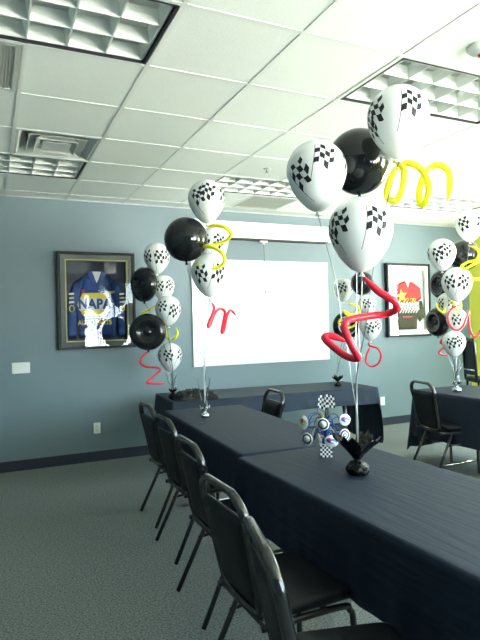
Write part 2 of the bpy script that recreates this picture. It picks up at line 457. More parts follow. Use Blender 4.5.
def framed(xc, z0, w, h, label, mats):
    t = thing('framed_jersey', label, 'framed jersey', (xc, YB, z0))
    f = MB(); ring(f, -w/2, w/2, 0, h, .024, -.07, 0); f.build('frame', FRAMEB, t)
    MB().box(-w/2+.03, w/2-.03, -.012, -.004, .03, h-.03).build('backing_board', mats[0], t)
    f = MB(); ring(f, -w/2+.03, w/2-.03, .03, h-.03, .05, -.055, -.012); f.build('mat_border', mats[1], t)
    f = MB(); ring(f, -w/2+.08, w/2-.08, .08, h-.08, .012, -.057, -.014); f.build('mat_line', mats[2], t)
    MB().box(-w/2+.028, w/2-.028, -.066, -.064, .028, h-.028).build('glass', GLASS, t)
    return t
# blue jersey
F1 = framed(1.105, HC-.216, .834, 1.055, 'black framed blue racing jersey with a yellow hexagon emblem, left of the whiteboard', (NAVY, MATB, GOLD))
torso = dense([(-.20, .12), (.20, .12), (.235, .45), (.22, .66), (.13, .80), (.05, .835), (0, .77), (-.05, .835), (-.13, .80), (-.22, .66), (-.235, .45)])
jb = puff(torso, -.014, .026, seed=1).build('jersey_body', BLUE, F1)
for s_ in (-1, 1):
    sl = dense([(s_*.13, .80), (s_*.25, .72), (s_*.315, .52), (s_*.315, .12), (s_*.225, .12), (s_*.235, .45), (s_*.215, .66)])
    so = puff(sl, -.014, .022, seed=3+s_).build('sleeve', BLUE, F1)
    b = MB()
    for k, z in enumerate((.60, .555, .51)):
        T = Matrix.Translation((s_*.272, -.040, z)); b.poly([(-.028, -.012), (.028, -.008), (.026, .012), (-.026, .008)], .002, k % 2, T)
    b.build('sleeve_patch', [CARDW, GOLD], so)
    b = MB(); pts = [(s_*.272+.024*cos(a*pi/8), -.041, .44+.034*sin(a*pi/8)) for a in range(16)]
    b.tube(pts, .006, seg=6, closed=True); b.build('sleeve_number', YELF, so)
b = MB(); b.poly([(-.055, .845), (.055, .845), (0, .72)], .006, 0, Matrix.Translation((0, -.03, 0))); b.build('collar_inset', WHITEF, F1)
b = MB()
for s_ in (-1, 1): b.poly([(s_*.052, .855), (s_*.105, .82), (s_*.04, .70), (0, .705)][::s_], .010, 0, Matrix.Translation((0, -.032, 0)))
b.build('collar', BLUE, F1)
b = MB(); T = Matrix.Translation((-.03, -.044, .485))
b.poly([(-.19, 0), (-.125, .125), (.125, .125), (.19, 0), (.125, -.125), (-.125, -.125)], .004, 0, T)
b.poly([(-.165, .062), (.165, .062), (.185, 0), (.165, -.062), (-.165, -.062), (-.185, 0)], .005, 1, T)
text_into(b, 'NAPA', .145, Matrix.Translation((-.03, -.0505, .485)), 2, spacing=1.08, sx=.88, off=.045)
b.build('chest_emblem', [YELF, WHITEF, BLUE], F1)
b = MB(); text_into(b, 'AUTO PARTS', .072, Matrix.Translation((-.03, -.046, .285)), 0, off=.03, sx=.85)
b.box(-.13, .07, -.046, -.042, .335, .352); b.build('chest_lettering', YELF, F1)
for pts, m_ in (([(.09, .60), (.19, .61), (.19, .635), (.09, .625)], GOLD), ([(.10, .565), (.125, .565), (.125, .595), (.10, .595)], WHITEF), ([(-.17, .62), (-.13, .615), (-.125, .645), (-.165, .65)], CARDR)):
    MB().poly(pts, .003, 0, Matrix.Translation((0, -.043, 0))).build('chest_patch', m_, F1)
# red and black jersey
F2 = framed(5.49, HC-.222, .785, 1.045, 'black framed red and black jersey with a yellow star, right of the whiteboard', (GLARE, GLARE, GREYM))
torso = dense([(-.17, .10), (.17, .10), (.20, .42), (.16, .52), (-.20, .52), (-.22, .42)])
puff(torso, -.014, .026, seed=8).build('jersey_body', BLACKF, F2)
yoke = dense([(-.24, .50), (.19, .50), (.27, .55), (.25, .70), (.12, .78), (.03, .79), (0, .72), (-.04, .80), (-.14, .77), (-.27, .66)])
puff(yoke, -.016, .030, seed=5).build('shoulder_yoke', REDF, F2)
sl = dense([(.19, .50), (.27, .52), (.305, .40), (.30, .26), (.22, .20), (.15, .30)]); puff(sl, -.015, .024, seed=6).build('sleeve', BLACKF, F2)
b = MB(); b.poly([(-.045, .80), (.035, .80), (0, .70)], .006, 0, Matrix.Translation((0, -.034, 0))); b.build('collar_inset', WHITEF, F2)
b = MB(); star = []
for k in range(10):
    r = .105 if k % 2 == 0 else .042; a = pi/2+k*pi/5+.15; star.append((-.13+r*cos(a), .58+r*sin(a)))
b.poly(star, .004, 0, Matrix.Translation((0, -.050, 0))); b.build('star_emblem', YELF, F2)
b = MB()
for x in (-.09, -.03, .05, .10):
    b.tube([(x+.022*cos(a*pi/6), -.050, .525+.022*sin(a*pi/6)) for a in range(12)], .006, seg=5, closed=True)
b.build('yellow_trim', YELF, F2)
b = MB()
for k in range(7):
    x = -.15+.05*k
    b.tube(spline([(x-.02, -.048, .34), (x+.015, -.05, .40), (x-.012, -.05, .44), (x+.022, -.048, .49), (x+.03, -.048, .38)], 5), .009, seg=5)
b.build('chest_script', WHITEF, F2)
b = MB(); b.box(-.11, .06, -.046, -.042, .275, .292); b.build('chest_stripe', CARDR, F2)

# ------------------------------------------------------------------ chairs
def make_chair(label, group):
    t = thing('banquet_chair', label, 'chair', (0, 0, 0), 0, group)
    MB().rbox(-.095, .265, -.205, .205, .425, .472, .05, n=5).build('seat', VINYL, t)
    # leaning back: local frame from seat height to the top
    def P(y, s): return (-.130-.078*s-.012*s*s, y, .430+.436*s)       # s 0..1 up the back
    w0, w1 = .160, .191
    loop = []
    for y, s in ((-w0+.05, .0), (-w0, .12), (-.176, .5), (-w1+.006, .70)): loop.append(P(y, s))
    for k in range(6):
        a = pi-k*pi/2/5; loop.append(P(-w1+.095+.095*cos(a)+.001, .78+.22*sin(a)))
    for k in range(6):
        a = pi/2-k*pi/2/5; loop.append(P(w1-.095+.095*cos(a)-.001, .78+.22*sin(a)))
    for y, s in ((w1-.006, .70), (.176, .5), (w0, .12), (w0-.05, .0)): loop.append(P(y, s))
    pts = spline(loop, 3, True)
    f = MB(); f.tube(pts, .0125, seg=12, closed=True, flat=((1, 0, 0), 1.5)); f.build('back_frame', TUBE, t)
    # padded back panel inside the frame, below the hand hold
    def half(s): return (w0-.05+(.05)*min(1, s/.12)) if s < .12 else w0+(.176-w0)*(s-.12)/.38 if s < .5 else .176+(w1-.006-.176)*min(1, (s-.5)/.20)
    b = MB(); ns, ny = 12, 8; vs = []
    for side in (-1, 1):
        for i in range(ns+1):
            s = .03+.77*i/ns; hw = half(s)-.006
            for k in range(ny+1):
                u = -1+2*k/ny; e = 1-min(1, (abs(u))**6); e2 = 1-abs(2*i/ns-1)**8
                x, y, z = P(hw*u, s); vs.append((x+side*(.006+.015*max(0, min(e, 1))*max(.0, e2)), y, z))
    K = ny+1; o = (ns+1)*K; fs = []
    for i in range(ns):
        for k in range(ny):
            a = i*K+k; fs.append((a, a+1, a+K+1, a+K)); fs.append((o+a, o+a+K, o+a+K+1, o+a+1))
    for i in range(ns):
        fs.append((i*K, (i+1)*K, o+(i+1)*K, o+i*K)); fs.append((i*K+ny, o+i*K+ny, o+(i+1)*K+ny, (i+1)*K+ny))
    for k in range(ny):
        fs.append((k, o+k, o+k+1, k+1)); fs.append((ns*K+k, ns*K+k+1, o+ns*K+k+1, o+ns*K+k))
    b.add(vs, fs, 0, True); bp = b.build('backrest', VINYL, t)
    pv = MB(); pv.tube([P(-w1+.012+.01*k if False else (-.19+.38*k/10), .805) for k in range(11)], .006, seg=8); pv.build('piping', TUBE, bp)
    for s_ in (-1, 1):
        y = s_*.19
        MB().tube(spline([(-.15, y, .405), (.17, y, .405), (.215, y*1.01, .385), (.228, y*1.04, .33), (.235, y*1.10, .01)], 6), .0125, seg=10).build('leg', TUBEM, t)
        MB().tube([(-.03, y, .40), (-.22, y*1.10, .01)], .0125, seg=10).build('leg', TUBEM, t)
        MB().tube([(-.10, y*1.04, .285), (.05, y*1.04, .30), (.229, y*1.05, .30)], .008, seg=8).build('stretcher', TUBEM, t)
    f = MB()
    f.tube([(-.13, -.19, .405), (-.13, .19, .405)], .011, seg=8); f.tube([(.12, -.19, .405), (.12, .19, .405)], .011, seg=8)
    for s_ in (-1, 1): f.tube([(-.05, s_*.15, .41), (-.135, s_*.15, .43), (-.139, s_*.15, .47)], .009, seg=8)
    f.build('seat_frame', TUBEM, t)
    for s_ in (-1, 1):
        pass
    return t
LG = 'black banquet chairs along the left side of the joined tables'
C1 = make_chair('black banquet chair farthest up the left row, nearest the back wall', LG)
C1.location = (1.295, 4.06, 0)
for x, y, r, lb in ((1.235, 3.42, 0, 'second black banquet chair from the back wall in the left row'),
                    (1.135, 2.67, -1.5, 'middle black banquet chair of the left row, beside the gap between the tables'),
                    (.985, 1.885, 0.5, 'second nearest black banquet chair in the left row, its whole padded back in view'),
                    (.885, 1.325, -15, 'nearest black banquet chair in the left row, cut by the lower picture edge')):
    dup(C1, (x, y, 0), rad(r), lb)
c = dup(C1, (2.07, 4.27, 0), 3.06, 'black banquet chair alone on the far side of the tables, before the back table'); c['group'] = 'single black chairs'
c = dup(C1, (3.95, 3.98, 0), -.18, 'black banquet chair pushed against the separate table at the right'); c['group'] = 'single black chairs'

# tall bar chair seen past the right-hand table
p = at(470, 339, 6.45)
t = thing('bar_chair', 'tall black bar chair with an open back beyond the right table, by the yellow wall', 'bar chair', (p.x, p.y, 0), -.42)
top = p.z
f = MB(); loop = [(-.0, -.15, .74), (-.02, -.15, top-.06), (-.02, -.14, top-.02), (-.02, -.10, top), (-.02, .10, top), (-.02, .14, top-.02), (-.02, .15, top-.06), (0, .15, .74)]
f.tube(spline(loop, 5), .016, seg=10); f.build('back_frame', TUBE, t)
f = MB(); f.tube([(-.02, -.15, top-.36), (-.02, .15, top-.36)], .009, seg=8); f.build('cross_bar', CHROME, t)
MB().rbox(-.01, .012, -.14, .14, .80, top-.02, .01).build('backrest', VINYL, t)
MB().rbox(-.02, .36, -.18, .18, .72, .77, .05).build('seat', VINYL, t)
for sx in (.02, .32):
    for sy in (-.15, .15): MB().tube([(sx, sy, .73), (sx+(.03 if sx > .1 else -.03), sy*1.15, 0.0)], .014, seg=8).build('leg', TUBE, t)
f = MB(); f.tube([(-.0, -.16, .28), (.335, -.16, .28), (.335, .16, .28), (0, .16, .28), (0, -.16, .28)], .009, seg=8); f.build('foot_ring', CHROME, t)

# ------------------------------------------------------------------ folding tables and their cloths
def folding_table(label, cx, cy_, L, W, rot, axis):
    """axis 'y': the long side runs along y."""
    t = thing('folding_table', label, 'table', (cx, cy_, 0), rot + (pi/2 if axis == 'y' else 0), 'folding banquet tables under black cloths')
    MB().rbox(-L/2, L/2, -W/2, W/2, .705, .732, .02).build('tabletop', TABLE, t)
    for s_ in (-1, 1):
        x = s_*(L/2-.28)
        for q in (-1, 1):
            MB().tube([(x, q*(W/2-.16), .705), (x, q*(W/2-.16), .03)], .014, seg=8).build('leg', STEEL, t)
        MB().tube([(x, -W/2+.06, .014), (x, W/2-.06, .014)], .013, seg=8).build('foot_bar', CHROME if cx > 4 else STEEL, t)
    return t
def cloth(label, cx, cy_, LX, LY, rot, drops, seed, amp=.018, z=.74, wr=CLOTH, flare=.03, corner=.0):
    """drops: hang at -x, +x, -y, +y sides."""
    mb = MB(); P = []; r = .022; n = 4
    hx, hy = LX/2, LY/2
    def side(a, b, m): return [(a[0]+(b[0]-a[0])*k/m, a[1]+(b[1]-a[1])*k/m) for k in range(m)]
    cor = [((hx-r, hy-r), 0), ((-hx+r, hy-r), 90), ((-hx+r, -hy+r), 180), ((hx-r, -hy+r), 270)]
    pts = []
    for ci, ((x, y), a0) in enumerate(cor):
        for k in range(n+1):
            a = rad(a0+90*k/n); pts.append((x+r*cos(a), y+r*sin(a), cos(a), sin(a)))
        (x2, y2), a2 = cor[(ci+1) % 4]
        a = rad(a0+90); nx, ny = cos(a), sin(a); x1, y1 = x+r*nx, y+r*ny; xe, ye = x2+r*nx, y2+r*ny
        m = max(4, int(math.hypot(xe-x1, ye-y1)/.022))
        for k in range(1, m): pts.append((x1+(xe-x1)*k/m, y1+(ye-y1)*k/m, nx, ny))
    K = len(pts)
    def drop(nx, ny):
        dx = drops[1] if nx > 0 else drops[0]; dy = drops[3] if ny > 0 else drops[2]
        return dx*nx*nx+dy*ny*ny + corner*4*nx*nx*ny*ny
    arc = [0]
    for i in range(1, K): arc.append(arc[-1]+math.hypot(pts[i][0]-pts[i-1][0], pts[i][1]-pts[i-1][1]))
    vs = []; rings = 0
    for inset in (.12, .03, .012, .004):
        for x, y, nx, ny in pts: vs.append((max(-hx+inset, min(hx-inset, x)), max(-hy+inset, min(hy-inset, y)), z-(0.0015 if inset < .01 else 0)))
        rings += 1
    for x, y, nx, ny in pts: vs.append((x+nx*.004, y+ny*.004, z-.010))
    rings += 1
    LV = 14
    for l in range(1, LV+1):
        f = l/LV
        for i, (x, y, nx, ny) in enumerate(pts):
            d = drop(nx, ny)
            s = arc[i]
            w = noise.noise((s*5.5, f*.7, seed))*1.3 + .7*noise.noise((s*13, f*1.2, seed+4.))
            # gathered folds near the corners
            cd_ = min(abs(x-hx)+abs(y-hy), abs(x+hx)+abs(y-hy), abs(x-hx)+abs(y+hy), abs(x+hx)+abs(y+hy))
            gth = math.exp(-cd_/.22)
            o = .004+flare*f*(.4+1.2*gth)*min(1, d/.3)+amp*f*(w+.35)*(1+1.3*gth)
            o = max(o, .004)
            vs.append((x+nx*o, y+ny*o, z-.010-(d-.010)*f+.010*f*noise.noise((s*3, 0, seed+9))))
        rings += 1
    fs = [(q*K+i, q*K+(i+1) % K, (q+1)*K+(i+1) % K, (q+1)*K+i) for q in range(rings-1) for i in range(K)]
    fs.append(tuple(range(K)))
    mb.add(vs, fs, 0, True)
    o = mb.build('tablecloth', wr)
    o.location = (cx, cy_, 0); o.rotation_euler = (0, 0, rot)
    o['label'] = label; o['category'] = 'tablecloth'; o['group'] = 'black tablecloths'
    return o
# nearest table, next table, back table, right table
folding_table('folding banquet table under the nearest black cloth', 1.592, 1.76, 1.83, .74, 0, 'y')
cloth('black tablecloth on the nearest table, under the checkered centerpiece', 1.592, 1.76, .765, 1.88, 0, (.31, .31, .31, .20), 1.3, wr=CLOTH, amp=.012, flare=.02)
folding_table('folding banquet table under the second black cloth, next to the nearest table', 1.655, 3.62, 1.74, .68, -.055, 'y')
cloth('black tablecloth on the second table, with the small silver weight on its far end', 1.655, 3.62, .70, 1.78, -.055, (.255, .255, .20, .26), 5.1, wr=CLOTH, amp=.008, flare=.01)
folding_table('folding banquet table against the back wall below the whiteboard', 2.75, 5.28, 2.24, .72, -.087, 'x')
cloth('black tablecloth on the back table, its right end hanging almost to the carpet', 2.75, 5.28, 2.30, .76, -.087, (.40, .62, .175, .25), 9.7, wr=CLOTH2, amp=.014, corner=.03)
folding_table('folding banquet table at the right with the balloon bunch on it', 4.36, 3.46, 1.83, .70, 0, 'y')
cloth('black tablecloth on the right table, with a bunched corner hanging low at its far end', 4.36, 3.46, .74, 1.92, 0, (.46, .46, .4, .60), 3.2, wr=CLOTH2, amp=.016, corner=.10)

# ------------------------------------------------------------------ balloons
def bprofile(th):                          # unit balloon: th 0 top .. pi neck
    r = sin(th); z = cos(th)
    if th > pi/2:
        k = -cos(th); r = sin(th)*(1-.10*k); z = -1.32*k - .04*k**6
        r *= 1-.12*k*k
    return r, z
def point_on(R, az, el):
    th = pi/2-el; r, z = bprofile(min(max(th, .001), pi-.02))
    return Vector((R*r*cos(az), R*r*sin(az), R*z))
def add_flag(mb, R, az, el, tilt, size, pole=True):
    n = 4; w = size; h = size*1.05
    def q(s, t_):
        u = s*w; v = (t_-.5)*h+.10*h*sin(s*2*pi)
        u, v = u-w*.5, v
        ca, sa = cos(tilt), sin(tilt); u, v = u*ca-v*sa, u*sa+v*ca
        e = el+v/R
        return point_on(R*1.006, az+u/(R*max(.35, cos(e))), e)
    for i in range(n):
        for j in range(n):
            if (i+j) % 2: continue
            vs = []
            for a in range(3):
                for b in range(3): vs.append(q((i+a/2)/n, (j+b/2)/n))
            mb.add(vs, [(a*3+b, a*3+b+1, a*3+b+4, a*3+b+3) for a in range(2) for b in range(2)], 1, True)
    if pole:
        vs = []
        for k in range(11):
            t_ = 1.03-1.65*k/10
            vs += [q(-.015, t_), q(.012, t_)]
        mb.add(vs, [(2*k, 2*k+1, 2*k+3, 2*k+2) for k in range(10)], 1, True)
STD = [(-28, 2, 32, .62), (14, 14, -12, .62), (95, 6, -10, .62), (-105, 6, 10, .62), (150, 8, -10, .6)]
def round_profile(th): return sin(th), cos(th)*(1.0 if th < pi/2 else 1.06)
def balloon(label, px, py, wpx, depth, kind='white', flags=None, tie=None, group=None, tilt=(0, 0), rib=True, hscale=1.):
    R = wpx/2/FPX*depth
    c = at(px, py, depth)
    face = math.atan2(-c.y, -c.x)          # towards the lens
    t = thing('balloon', label, 'balloon', c, face, group)
    t.rotation_euler = (tilt[0], tilt[1], face)
    mb = MB(); prof = bprofile if kind == 'white' else round_profile
    NT = 30; mb.lathe([(max(0, R*prof(pi*i/NT*.985)[0]), R*hscale*prof(pi*i/NT*.985)[1]) for i in range(NT+1)], 40)
    zb = R*hscale*prof(pi*.985)[1]
    if kind == 'white':
        for a, e, tl, sz in (flags or STD): add_flag(mb, R, rad(a), rad(e), rad(tl), sz*R)
        mb.build('skin', [WHITEB, PRINT], t)
    else: mb.build('skin', BLACKB, t)
    k = MB(); k.lathe([(R*.04, zb+R*.03), (R*.035, zb-R*.02), (R*.06, zb-R*.06), (R*.10, zb-R*.12), (R*.085, zb-R*.13), (0, zb-R*.09)], 12)
    k.build('knot', WHITEB if kind == 'white' else BLACKB, t)
    if tie is not None and rib: ribbon(t, Vector((0, 0, zb-R*.06)), tie)
    return t
def tyre(label, px, py, wpx, depth, yaw=0., pitch=0., tie=None, group=None, sy=1.):
    """Doughnut shaped black balloon; its disc faces the lens turned by yaw."""
    R = wpx/2/FPX*depth; c = at(px, py, depth)
    face = math.atan2(-c.y, -c.x)+yaw
    t = thing('tire_balloon', label, 'balloon', c, face, group)
    T = Matrix.Rotation(pi/2, 4, 'Y') @ Matrix.Rotation(0, 4, 'Z')
    mb = MB(); pr = []
    a0 = R*.36; rc = R-a0
    for k in range(0, 25):
        a = -pi*.62+ (pi*1.24)*k/24
        pr.append((rc+a0*cos(a), a0*1.15*sin(a)))
    f0 = [(0, -a0*.62), (R*.10, -a0*.66), (R*.16, -a0*.42), (R*.30, -a0*.42), (R*.36, -a0*.55), (R*.42, -a0*.50)]
    f1 = [(r, -z) for r, z in reversed(f0)]
    mb.lathe(f0+pr+f1, 40, T); mb.build('skin', BLACKB, t)
    k = MB(); k.lathe([(R*.05, -R), (R*.04, -R*1.03), (R*.09, -R*1.1), (0, -R*1.08)], 12); k.build('knot', BLACKB, t)
    if tie is not None: ribbon(t, Vector((0, 0, -R*1.04)), tie)
    return t
def ribbon(t, local, tie, mat_=None, r=.0022):
    inv = (Matrix.Translation(t.location) @ t.rotation_euler.to_matrix().to_4x4()).inverted()
    e = inv @ Vector(tie)
    rnd = random.Random(int(abs(t.location.x*1000+t.location.z*777)))
    pts = [local]
    for k in (1, 2, 3, 4, 5, 6):
        f = k/7; p = local.lerp(e, f**.8 if k < 7 else 1)
        # strings gather above the weight
        q = Vector((e.x, e.y, local.z+(e.z-local.z)*f)); p = local.lerp(q, min(1, f*1.35)**.7) if False else Vector((local.x+(e.x-local.x)*min(1, f*1.3)**.8, local.y+(e.y-local.y)*min(1, f*1.3)**.8, local.z+(e.z-local.z)*f))
        p += Vector((rnd.uniform(-.008, .008), rnd.uniform(-.008, .008), 0)); pts.append(p)
    pts.append(e)
    MB().tube(spline(pts, 5), r, seg=6).build('ribbon', mat_ or (RIBBON if rnd.random() < .7 else DRIB), t)
def spiral(label, pts, depth, r, m, cat='spiral balloon', group=None, offs=None, amp=0., taper=1., rf=None):
    """A twisted long balloon; offs gives each control point's distance in front (-) or behind (+) of the axis."""
    P = []
    for i, (x, y) in enumerate(pts):
        o = (offs[i] if offs else amp*(1 if i % 2 else -1))
        P.append(at(x, y, depth+o))
    c = sum(P, Vector())/len(P)
    path = [p-c for p in spline(P, 9)]
    n = len(path); rr = []
    for i in range(n):
        f = i/(n-1); e = min(1, .28+f*14, .28+(1-f)*14)
        rr.append(r*e*(rf(f) if rf else 1))
    t = thing('spiral_balloon', label, cat, c, 0, group)
    MB().tube(path, rr, seg=14).build('skin', m, t)
    k = MB(); d = (path[0]-path[2]).normalized()
    k.tube([path[0], path[0]+d*r*.5, path[0]+d*r*1.0], [r*.2, r*.18, r*.45], seg=8); k.build('knot', m, t)
    return t

def weight(label, p, R, leaves, group, seed=0, leafh=.14, m=FOIL, strands=0, sh=.28):
    t = thing('balloon_weight', label, 'balloon weight', p, 0, group)
    rnd = random.Random(seed)
    b = MB(); pr = [(0, 0), (R*.75, 0), (R, R*.35), (R*.92, R*.75), (R*.55, R*1.05), (R*.28, R*1.2), (R*.34, R*1.45), (0, R*1.4)]
    b.lathe(spline_prof(pr), 24)
    b.v = [tuple(Vector(v)*(1+.13*noise.noise(Vector(v)*45+Vector((seed, 0, 0)))) if v[2] > .002 else v) for v in b.v]
    b.build('foil_wrap', m, t)
    for k in range(leaves[0]):
        a = leaves[1]+2*pi*k/leaves[0]+rnd.uniform(-.15, .15); ln = leafh*rnd.uniform(.85, 1.15); wd = ln*.42
        lb = MB(); vs = []; NS = 8
        for i in range(NS+1):
            f = i/NS; rad_ = R*.15+ln*.85*f**1.15; z = R*1.15+ln*(1.0*f-.18*f*f)
            w = wd*(.18+1.25*f-1.0*f*f*f*.95)
            for s_, zz in ((-1, .0), (-.5, -.010), (0, .012), (.5, -.010), (1, .004)):
                d = Vector((cos(a), sin(a), 0)); pd = Vector((-sin(a), cos(a), 0))
                q = d*(rad_-abs(s_)*.02*f)+pd*(w*s_); q.z = z+zz*(.3+f)+rnd.uniform(-.001, .001); vs.append(q)
        fs = [(i*5+j, i*5+j+1, i*5+j+6, i*5+j+5) for i in range(NS) for j in range(4)]
        lb.add(vs, fs, 0, True); lb.build('foil_leaf', m, t)
    for k in range(strands):
        a = 2*pi*k/strands+rnd.uniform(-.3, .3); h_ = sh*rnd.uniform(.55, 1.1); q = rnd.uniform(.03, .075)
        pts = [(0, 0, R*1.2)]+[(q*f**.7*cos(a+f*.8)+.006*sin(f*14+k), q*f**.7*sin(a+f*.8)+.006*cos(f*11+k), R*1.2+h_*f) for f in (.2, .4, .6, .8, 1)]
        MB().tube(spline(pts, 4), .0045, seg=6, flat=((cos(a), sin(a), 0), .25)).build('curling_ribbon', [RIBBON, DRIB, DRIB][k % 3], t)
    return t
def spline_prof(pr):
    return [(max(0, v.x), v.y) for v in spline([(a, b, 0) for a, b in pr], 3)]

# --- nearest bunch
GN = 'balloons of the nearest bunch'
WN = atZ(358, 474, .742); tieN = (WN.x, WN.y, WN.z+.10)
weight('black foil balloon weight with upturned leaves on the nearest table', WN, .055, (4, .55), 'balloon weights', 3, .135)
balloon('topmost white balloon with checkered flags, under the right ceiling light', 398, 117, 61, 2.52, flags=[(-46, 6, 22, .70), (27, 10, -8, .66), (-62, -16, 10, .5), (110, 5, 0, .7), (170, 5, 0, .7)], tie=tieN, group=GN, tilt=(0, .03))
balloon('big glossy black balloon between the three nearest white balloons', 358.5, 161, 63, 2.80, 'black', tie=tieN, group=GN)
balloon('left white balloon of the nearest bunch with two checkered flags facing front', 316.5, 171, 60, 2.52, flags=[(-34, -9, 40, .66), (17, 17, -12, .66), (82, 12, 0, .6), (-120, 0, 10, .7)], tie=tieN, group=GN, tilt=(0, .04))
balloon('lowest white balloon of the nearest bunch, above the big red spiral', 360.5, 229, 64, 2.42, flags=[(-40, 10, 24, .66), (31, 8, -8, .66), (-62, -8, 20, .5), (120, 5, 0, .7)], tie=tieN, group=GN)
spiral('yellow spiral balloon at the nearest bunch, curling to the right', [(396, 163), (404, 170), (402, 190), (395, 201), (387, 196), (391, 178), (402, 165), (413, 164), (424, 173), (429, 190), (425, 203), (420, 203), (420, 188), (427, 171), (438, 165), (448, 171), (450, 186), (448, 201)], 2.55, .0155, YELLOW, offs=[0, -.04, -.05, -.02, .02, .05, .06, .03, -.02, -.05, -.05, -.01, .03, .06, .05, .01, -.03, -.05], group=GN)
spiral('big red zigzag spiral balloon hanging from the nearest bunch', [(362, 276), (378, 291), (394, 301), (396, 309), (386, 314), (366, 316.5), (347, 321), (345, 330), (352, 346), (358, 358), (346, 356), (331, 345), (324.5, 337.5), (332, 336), (346, 341.5)], 2.45, .0165, RED, offs=[0, -.05, -.06, -.02, .03, .02, -.02, -.06, -.07, -.05, .0, .05, .08, .09, .08], group=GN)

# --- middle bunch
GM = 'balloons of the middle bunch'
WM = atZ(205, 417.5, .742); tieM = (WM.x, WM.y, WM.z+.06)
weight('small silver and black balloon weight on the far end of the second table', WM, .036, (6, .2), 'balloon weights', 8, .045, SFOIL, 3, .25)
balloon('topmost white checkered balloon of the middle bunch, left of the whiteboard top', 206.5, 198.5, 37, 4.12, flags=[(-26, 2, 34, .70), (6, 14, -14, .74), (68, 8, 0, .7), (180, 0, 0, .7)], tie=tieM, group=GM)
balloon('big round black balloon of the middle bunch', 186, 239, 43.5, 4.15, 'black', tie=tieM, group=GM)
balloon('white balloon of the middle bunch behind the yellow spiral', 212.5, 243.5, 32, 4.45, flags=[(25, 4, -10, .7), (-30, 4, 20, .7), (100, 0, 0, .7)], tie=tieM, group=GM)
balloon('lowest white balloon of the middle bunch, in front of the whiteboard', 209.5, 272, 37, 4.12, flags=[(-28, -6, 20, .70), (30, -4, -12, .70), (110, 5, 0, .7), (180, 0, 0, .7)], tie=tieM, group=GM)
spiral('yellow spiral balloon of the middle bunch', [(207, 227), (214, 225.5), (224, 227), (231, 233.5), (227, 240), (216, 244.5), (204.5, 246.5), (213, 247.5), (222, 253), (224.5, 261), (219, 267), (208, 268.5), (198.5, 265), (202, 264)], 4.05, .0135, YELLOW, offs=[0, -.02, -.06, -.06, 0, .04, .02, -.04, -.08, -.08, -.06, -.05, -.03, 0], group=GM)
spiral('thin red spiral balloon with two loops below the middle bunch', [(211, 302), (214, 307), (213, 313), (208.5, 325), (210, 325), (214.5, 314), (219, 309), (223, 309.5), (225, 314), (222, 331), (224, 330), (227, 316), (230, 310.5), (232.5, 311.5), (236, 315.5)], 4.15, .0115, RED, offs=[0, 0, -.04, -.07, -.06, -.02, .03, .05, 0, -.07, -.06, -.01, .04, .05, .03], group=GM, rf=lambda f: .75+.35*abs(sin(f*pi*2.2)))

# --- left bunch (behind the back table's left end)
GL = 'balloons of the left bunch'
WL = Vector((1.66, 5.22, .742)); 
weight('black balloon weight on the left end of the back table', WL, .045, (6, .6), 'balloon weights', 5, .05, FOIL, 7, .22)
WL2 = WL; tieL = (WL.x, WL.y, WL.z+.07); DL = 5.6
balloon('topmost white checkered balloon of the left bunch beside the blue jersey', 156.8, 256, 26.5, DL, flags=[(-45, -2, 20, .7), (12, -6, 14, .74), (60, 4, 0, .7)], tie=tieL, group=GL)
balloon('second white balloon from the top of the left bunch, partly hidden', 163.5, 286, 22.5, DL+.27, flags=[(35, 4, -10, .7), (-20, 0, 10, .7), (90, 0, 0, .7)], tie=tieL, group=GL)
balloon('third white balloon from the top of the left bunch', 168.3, 308.5, 26, DL-.05, flags=[(-28, 12, 20, .7), (26, -8, -12, .7), (80, 4, 0, .7)], tie=tieL, group=GL)
balloon('lowest white balloon of the left bunch', 170, 355, 24.5, DL, flags=[(-8, 4, 20, .74), (60, 4, -10, .7), (-70, 4, 10, .7)], tie=tieL, group=GL)
tyre('black tire shaped balloon half covering the framed blue jersey', 144, 284.5, 35, DL, yaw=-.95, group=GL, tie=tieL)
tyre('black tire shaped balloon with a ringed hub facing the front, lower left', 148, 332, 37, DL-.15, yaw=-.12, group=GL, tie=tieL)
spiral('yellow spiral balloon mostly hidden behind the left bunch', [(141, 314), (147, 311), (156, 307), (164, 314), (166, 328), (168, 339), (174, 339), (177.5, 334), (176, 328)], DL+.02, .012, YELLOW, offs=[0, .0, .1, .2, .2, .06, -.05, -.05, 0], group=GL)
spiral('thin red zigzag spiral balloon under the left bunch', [(148.5, 351), (142, 357), (140.5, 363), (147, 367), (156, 367.5), (160, 370), (153, 376.5), (147, 382.5), (153, 383.5), (165, 383.5)], DL, .011, RED, offs=[0, -.05, -.06, 0, .05, .05, 0, -.05, -.03, .03], group=GL)

# --- back bunch (on the back table, behind the nearest bunch)
GB = 'balloons of the back bunch'
WB = Vector((3.55, 5.12, .742)); tieB = (WB.x, WB.y, WB.z+.06); DB = 5.95
weight('black balloon weight on the right end of the back table', WB, .04, (5, .1), 'balloon weights', 11, .08)
balloon('small white checkered balloon of the back bunch, at the whiteboard edge', 343.2, 288, 20, DB, flags=[(-5, 4, 24, .8), (70, 0, 0, .6)], tie=tieB, group=GB)
balloon('black balloon peeking out below the lowest nearest white balloon', 362, 283, 23, DB-.32, 'black', tie=tieB, group=GB)
balloon('upper right white balloon of the back bunch, behind the red spiral', 367, 304, 19, DB, flags=[(0, 6, 20, .8), (60, 0, 0, .7)], tie=tieB, group=GB)
balloon('lower right white balloon of the back bunch', 370.5, 326, 22, DB-.05, flags=[(-5, -4, 24, .75), (45, 10, -10, .7)], tie=tieB, group=GB)
tyre('black tire shaped balloon of the back bunch with a yellow spiral before it', 346, 325.5, 28, DB+.1, yaw=.25, tie=tieB, group=GB)
